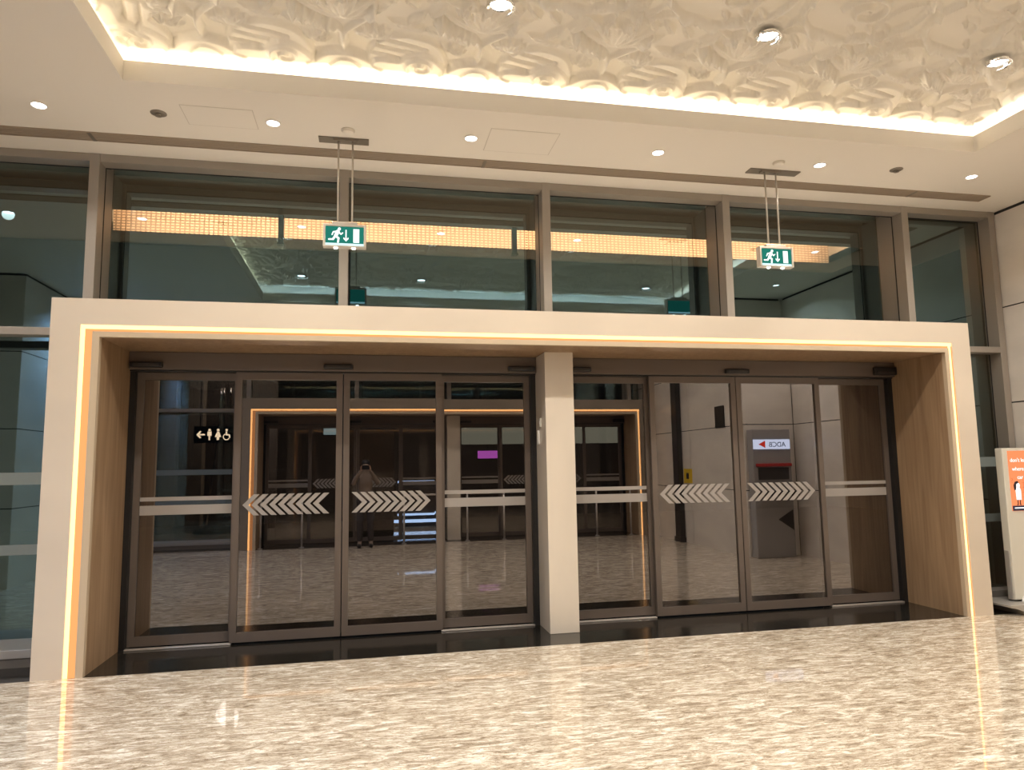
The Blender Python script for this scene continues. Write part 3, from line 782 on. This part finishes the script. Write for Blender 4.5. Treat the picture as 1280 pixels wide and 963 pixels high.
# blue-lit kiosk counter
t = thing('kiosk_counter', 'faceted kiosk counter edged in cool blue light, mirrored in the glass', 'kiosk', (1.6, -11.4, 0))
bm = bmesh.new(); prism(bm, [(.76, .30), (.76, 1.20), (1.75, 1.20), (2.0, .97), (2.0, .55), (1.75, .32)], 'y', -11.9, -11.26); link('counter_body', bm, 'mall_wall', t)
boxes('counter_plinth', [(.85, 1.8, -11.85, -11.4, 0, .30)], 'mall_dark', t)
bm = bmesh.new(); tube(bm, [(.78, -11.24, 1.19), (1.74, -11.24, 1.19), (1.98, -11.24, .96), (1.98, -11.24, .55), (1.74, -11.24, .33), (.78, -11.24, .33)], .028); link('light_outline', bm, 'blue', t)
bm = bmesh.new(); box(bm, .5, 1.9, -11.24, -11.20, .12, .20); link('floor_light_bar', bm, 'blue', t)

def lit_sign(name, label, x0, x1, y, z0, z1, mat):
    t = thing(name, label, 'lit sign', ((x0 + x1) / 2, y, z0))
    boxes('sign_case', [(x0 - .03, x1 + .03, y - .08, y - .01, z0 - .03, z1 + .03)], 'mall_dark', t, .006)
    boxes('lit_face', [(x0, x1, y - .01, y, z0, z1)], mat, t)
    boxes('hanger', [((x0 + x1) / 2 - .015, (x0 + x1) / 2 + .015, y - .06, y - .03, z1 + .03, 4.7)], 'mall_dark', t)
lit_sign('shop_screen', 'small purple lit screen deep in the mall, mirrored in the glass', 3.11, 3.69, -12.24, 1.79, 2.01, 'purple')
lit_sign('shop_sign', 'white lit shop strip behind the photographer, mirrored in the glass', -.55, .25, -10.4, 2.10, 2.16, 'white_light')
lit_sign('exit_sign_far', 'small green lit sign deep in the mall, mirrored in the glass', -1.08, -.75, -10.24, 2.41, 2.57, 'green_strip')

# restroom sign
RX, RY, RZ = -3.585, -9.74, 2.42
t = thing('restroom_sign', 'black hanging restroom sign with lit arrow and figures, mirrored in the left door glass', 'restroom sign', (RX, RY, RZ))
boxes('sign_case', [(RX - .43, RX + .43, RY - .1, RY, RZ - .2, RZ + .2)], 'black', t, .01)
boxes('hanging_rod', [(RX + d - .01, RX + d + .01, RY - .06, RY - .04, RZ + .2, 4.7) for d in (-.3, .3)], 'charcoal', t)
def disc(bm, x, z, r, ya, yb, n=14): prism(bm, [(x + r * math.cos(a), z + r * math.sin(a)) for a in np.linspace(0, 2 * PI, n, endpoint=False)], 'y', ya, yb)
ya, yb = RY, RY + .006
bm = bmesh.new(); x = RX - .27   # arrow pointing to low x
prism(bm, [(x - .10, RZ), (x - .02, RZ + .09), (x + .01, RZ + .07), (x - .035, RZ + .018), (x + .09, RZ + .018), (x + .09, RZ - .018), (x - .035, RZ - .018), (x + .01, RZ - .07), (x - .02, RZ - .09)], 'y', ya, yb); link('arrow', bm, 'sign_icon', t)
bm = bmesh.new(); x = RX - .08; disc(bm, x, RZ + .105, .03, ya, yb); prism(bm, [(x - .045, RZ + .07), (x + .045, RZ + .07), (x + .045, RZ - .03), (x + .02, RZ - .03), (x + .015, RZ - .13), (x - .015, RZ - .13), (x - .02, RZ - .03), (x - .045, RZ - .03)], 'y', ya, yb); link('man_figure', bm, 'sign_icon', t)
bm = bmesh.new(); x = RX + .11; disc(bm, x, RZ + .105, .03, ya, yb); prism(bm, [(x - .02, RZ + .07), (x + .02, RZ + .07), (x + .075, RZ - .06), (x + .03, RZ - .06), (x + .025, RZ - .13), (x - .025, RZ - .13), (x - .03, RZ - .06), (x - .075, RZ - .06)], 'y', ya, yb); link('woman_figure', bm, 'sign_icon', t)
bm = bmesh.new(); x = RX + .30; disc(bm, x, RZ + .105, .028, ya, yb)
prism(bm, [(x - .02, RZ + .07), (x + .012, RZ + .07), (x + .012, RZ + .01), (x + .07, RZ + .005), (x + .09, RZ - .08), (x + .06, RZ - .08), (x + .045, RZ - .025), (x - .02, RZ - .025)], 'y', ya, yb)
tube(bm, [(x + .07 * math.cos(a), RY + .006, RZ - .055 + .07 * math.sin(a)) for a in np.linspace(2.0, 5.8, 14)], .013, 6); link('wheelchair_figure', bm, 'sign_icon', t)

# shiny ribbon sculpture and lit shelves behind the left window
t = thing('ribbon_sculpture', 'tall twisting polished ribbons behind the restroom sign, mirrored in the left door glass', 'sculpture', (-3.8, -11.3, 0))
for k, (xa, xb, xc) in enumerate(((-4.0, -3.75, -3.85), (-3.55, -3.68, -3.62), (-3.35, -3.5, -3.55))):
    bm = bmesh.new()
    tube(bm, [(xa + (xb - xa) * math.sin(u * 1.5), -11.3 + .1 * math.cos(3 * u + k), .1 + 3.6 * u) for u in np.linspace(0, 1, 24)], .035, 8)
    link('polished_ribbon', bm, 'chrome', t, smooth=True)
bm = bmesh.new(); lathe(bm, [(.5, 0), (.5, .08), (.4, .12)], (-3.8, -11.3, 0), 28); link('round_base', bm, 'mall_dark', t)
l = bpy.data.lights.new('sculpture_light', 'POINT'); l.energy = 60; l.color = (.85, .9, 1); l.shadow_soft_size = .3
o = bpy.data.objects.new('sculpture_light', l); COL.objects.link(o); o.location = (-3.2, -10.6, 4.2)

# cash machine in the wall return
t = thing('cash_machine', 'grey cash machine with lit white bank sign, mirrored in the right door glass', 'cash machine', (6.65, -3.1, 0))
ax0, ax1, ay = 6.30, 7.0, -3.095
boxes('cabinet', [(ax0, ax1, ay, ay + .18, 0, 2.12)], 'atm_panel', t, .01)
s = boxes('header_sign', [(ax0 + .01, ax1 - .02, ay + .18, ay + .20, 1.79, 1.95)], 'atm_sign', t)
bm = bmesh.new(); prism(bm, [(6.40, 1.87), (6.52, 1.93), (6.52, 1.81)], 'y', ay + .20, ay + .206); link('triangle_logo', bm, 'red_lit', s)
text_obj('bank_lettering', 'ADCB', .115, (6.745, ay + .2005, 1.862), 'navy', s, True, .002)
boxes('red_trim', [(ax0 + .04, ax1 - .02, ay + .18, ay + .23, 1.50, 1.55)], 'red', t, .004)
boxes('screen', [(ax0 + .08, ax1 - .06, ay + .18, ay + .19, 1.28, 1.48)], 'charcoal', t)
boxes('keypad_shelf', [(ax0 + .05, ax1 - .02, ay + .18, ay + .40, 1.02, 1.10)], 'mall_dark', t, .01)
bm = bmesh.new(); prism(bm, [(6.70, .62), (6.98, .78), (6.98, .44)], 'y', ay + .18, ay + .186); link('dark_triangle', bm, 'mall_dark', t)
tag(boxes('wall_notice', [(6.255, 6.27, -4.1, -3.75, 2.2, 2.6)], 'black', None, .004, (6.27, -3.9, 2.4)), 'square black notice high on the stone wall, mirrored in the right door glass', 'notice')
k = tag(boxes('warning_notice', [(6.252, 6.27, -5.5, -5.15, 1.18, 1.46)], 'yellow', None, .003, (6.27, -5.3, 1.3)), 'small yellow notice on the stone wall, mirrored in the right door glass', 'notice')
boxes('dark_pictogram', [(6.250, 6.252, -5.38, -5.27, 1.26, 1.38)], 'black', k)
t = thing('wall_column', 'dark slim column on the far stone wall, mirrored in the right door glass', 'column', (6.2, -5.6, 0))
boxes('shaft', [(6.16, 6.265, -5.8, -5.55, 0, 4.4)], 'mall_dark', t, .01); boxes('foot', [(6.14, 6.265, -5.82, -5.53, 0, .1)], 'charcoal', t)

# barrier rails in front of the opposite doors
def barrier(x0, x1, label):
    t = thing('barrier_rail', label, 'barrier rail', ((x0 + x1) / 2, BACK - .15, 0), 'barrier rails at the opposite doors')
    for x in (x0, x1):
        bm = bmesh.new(); tube(bm, [(x, BACK - .15, 0), (x, BACK - .15, 1.0)], .02, 10); p_ = link('post', bm, 'track', t, smooth=True)
        bm = bmesh.new(); lathe(bm, [(.05, 0), (.05, .01), (.024, .014)], (x, BACK - .15, 0), 16); link('post_foot', bm, 'track', p_)
    bm = bmesh.new(); tube(bm, [(x0, BACK - .15, 1.0), (x1, BACK - .15, 1.0)], .02, 10); link('top_rail', bm, 'track', t, smooth=True)
for a, b, lab in ((-2.1, -1.3, 'left end'), (.75, 1.6, 'left of the pillar'), (2.1, 2.9, 'right of the pillar'), (5.0, 5.8, 'right end')):
    barrier(a, b, 'slim steel barrier rail of the opposite doors, ' + lab)

# ------------------------------------------------------------------ the photographer, mirrored in the door glass
def skin_mesh(name, verts, edges, radii, mat, parent, root=0, sub=2):
    me = bpy.data.meshes.new(name); me.from_pydata(verts, edges, []); me.update()
    o = bpy.data.objects.new(name, me); COL.objects.link(o)
    o.modifiers.new('skin', 'SKIN')
    for i, r in enumerate(radii):
        sv = me.skin_vertices[0].data[i]; sv.radius = (r, r) if not isinstance(r, tuple) else r
        sv.use_root = (i == root)
    s = o.modifiers.new('sub', 'SUBSURF'); s.levels = s.render_levels = sub
    me.materials.append(M[mat]); o.parent = parent
    for q in me.polygons: q.use_smooth = True
    return o
px_, py_ = -.04, -6.80
t = thing('person', 'person in taupe top and dark trousers holding up a phone, mirrored in the glass', 'person', (px_, py_, 0))
# one skeleton: hips, spine, head, arms raised to the phone, legs
V = [(0, 0, .94), (0, .0, 1.12), (0, -.01, 1.30), (0, -.01, 1.42), (0, .0, 1.50), (0, .02, 1.58), (0, .03, 1.68),
     (.17, -.01, 1.40), (.25, .10, 1.25), (.14, .27, 1.45), (.09, .31, 1.53),
     (-.17, -.01, 1.40), (-.25, .10, 1.25), (-.14, .27, 1.45), (-.09, .31, 1.53),
     (.095, 0, .88), (.10, .02, .49), (.11, -.01, .09), (.12, .13, .04),
     (-.095, 0, .88), (-.10, .02, .49), (-.11, -.01, .09), (-.12, .13, .04)]
E = [(0, 1), (1, 2), (2, 3), (3, 4), (4, 5), (5, 6), (3, 7), (7, 8), (8, 9), (9, 10), (3, 11), (11, 12), (12, 13), (13, 14), (0, 15), (15, 16), (16, 17), (17, 18), (0, 19), (19, 20), (20, 21), (21, 22)]
Rr = [(.15, .11), (.135, .10), (.16, .11), (.11, .08), .055, (.078, .095), (.07, .085), .062, .047, .036, .028, .062, .047, .036, .028, .088, .062, .045, .04, .088, .062, .045, .04]
skin_mesh('body', V, E, Rr, 'shirt', t)
# trousers, shoes, hair as clothing over the body
TV = [(0, 0, .96), (.095, 0, .88), (.10, .02, .49), (.11, -.01, .10), (-.095, 0, .88), (-.10, .02, .49), (-.11, -.01, .10)]
skin_mesh('trousers', TV, [(0, 1), (1, 2), (2, 3), (0, 4), (4, 5), (5, 6)], [(.16, .12), .098, .073, .06, .098, .073, .06], 'trousers', t)
for s in (1, -1): skin_mesh('shoe', [(s * .11, -.05, .045), (s * .115, .05, .05), (s * .12, .17, .035)], [(0, 1), (1, 2)], [.05, .052, .04], 'hair', t)
skin_mesh('hair', [(0, -.01, 1.60), (0, -.02, 1.68), (0, .02, 1.74)], [(0, 1), (1, 2)], [.085, .098, .075], 'hair', t)
for s in (1, -1):
    hv = [(s * .09, .30, 1.52), (s * .085, .325, 1.565)]
    he = [(0, 1)]; hr = [.03, .036]
    for k in range(4):      # four fingers curled round the phone
        b = len(hv); zz = 1.555 + .022 * k
        hv += [(s * .080, .350, zz), (s * .072, .368, zz + .004), (s * .050, .366, zz + .004)]
        he += [(1, b), (b, b + 1), (b + 1, b + 2)]; hr += [.010, .0095, .0085]
    b = len(hv); hv += [(s * .075, .330, 1.59), (s * .060, .325, 1.625)]; he += [(1, b), (b, b + 1)]; hr += [.012, .010]
    skin_mesh('hand', hv, he, hr, 'skin', t)
ph = thing('mobile_phone', 'dark phone held up by the photographer, mirrored in the door glass', 'phone', (px_, py_ + .37, 1.59))
boxes('phone_body', [(px_ - .075, px_ + .075, py_ + .372, py_ + .380, 1.55, 1.63)], 'black', ph, .003)
boxes('lens_cluster', [(px_ + .03, px_ + .065, py_ + .380, py_ + .382, 1.59, 1.62)], 'charcoal', ph, .001)

# ------------------------------------------------------------------ mall light, added fill lights, night sky
def area(name, loc, rot, sx, sy, pw, col):
    l = bpy.data.lights.new(name, 'AREA'); l.shape = 'RECTANGLE'; l.size = sx; l.size_y = sy; l.energy = pw; l.color = col
    o = bpy.data.objects.new(name, l); COL.objects.link(o); o.location = loc; o.rotation_euler = rot; return o
area('mall_ceiling_light', (1, -11.5, 4.6), (0, 0, 0), 9, 4, 240, (1, .88, .74))
area('ceiling_fill_light', (1.85, .2, ZT + .03), (PI + .35, 0, 0), 8.4, .06, 6, (1, .93, .84))  # added fill, hidden on top of the portal, to brighten the ceiling
for x in (-1.2, 1.9, 5.0):
    o = spot((x, 5.2, .4), 130, 110, (1, .86, .68)); o.name = 'soffit_fill_spot'; o.rotation_euler = (PI + .45, 0, 0)  # added spots, no real fixtures, to brighten the canopy soffit
w = bpy.data.worlds.new('night'); scn.world = w; w.use_nodes = True
w.node_tree.nodes['Background'].inputs[0].default_value = (.10, .13, .18, 1)
w.node_tree.nodes['Background'].inputs[1].default_value = .02

# ------------------------------------------------------------------ camera
f, yaw, pitch, roll, c = 883.06, .20195, .11225, -.01619, 6.2877
cy, sy, cp, sp, cr, sr = math.cos(yaw), math.sin(yaw), math.cos(pitch), math.sin(pitch), math.cos(roll), math.sin(roll)
fw = Vector((sy * cp, cy * cp, sp)); rt = Vector((cy, -sy, 0)); up = rt.cross(fw)
r2 = rt * cr + up * sr; u2 = -rt * sr + up * cr
cam = bpy.data.cameras.new('camera'); cam.sensor_width = 36; cam.sensor_fit = 'HORIZONTAL'; cam.lens = f / 1280 * 36
cam.clip_start = .02
co = bpy.data.objects.new('camera', cam); COL.objects.link(co)
mw = Matrix.Identity(4)
for i in range(3): mw[i][0], mw[i][1], mw[i][2] = r2[i], u2[i], -fw[i]
mw[0][3], mw[1][3], mw[2][3] = 0, -c, 1.6
co.matrix_world = mw
scn.camera = co

scn.view_settings.view_transform = 'Standard'; scn.view_settings.look = 'None'
scn.view_settings.exposure = 0.75; scn.view_settings.gamma = 1; scn.view_settings.use_curve_mapping = False
cyc = scn.cycles
cyc.use_denoising = True
cyc.max_bounces = 10; cyc.diffuse_bounces = 5; cyc.glossy_bounces = 6; cyc.transparent_max_bounces = 24; cyc.transmission_bounces = 6
cyc.caustics_reflective = False; cyc.caustics_refractive = False
cyc.sample_clamp_indirect = 6
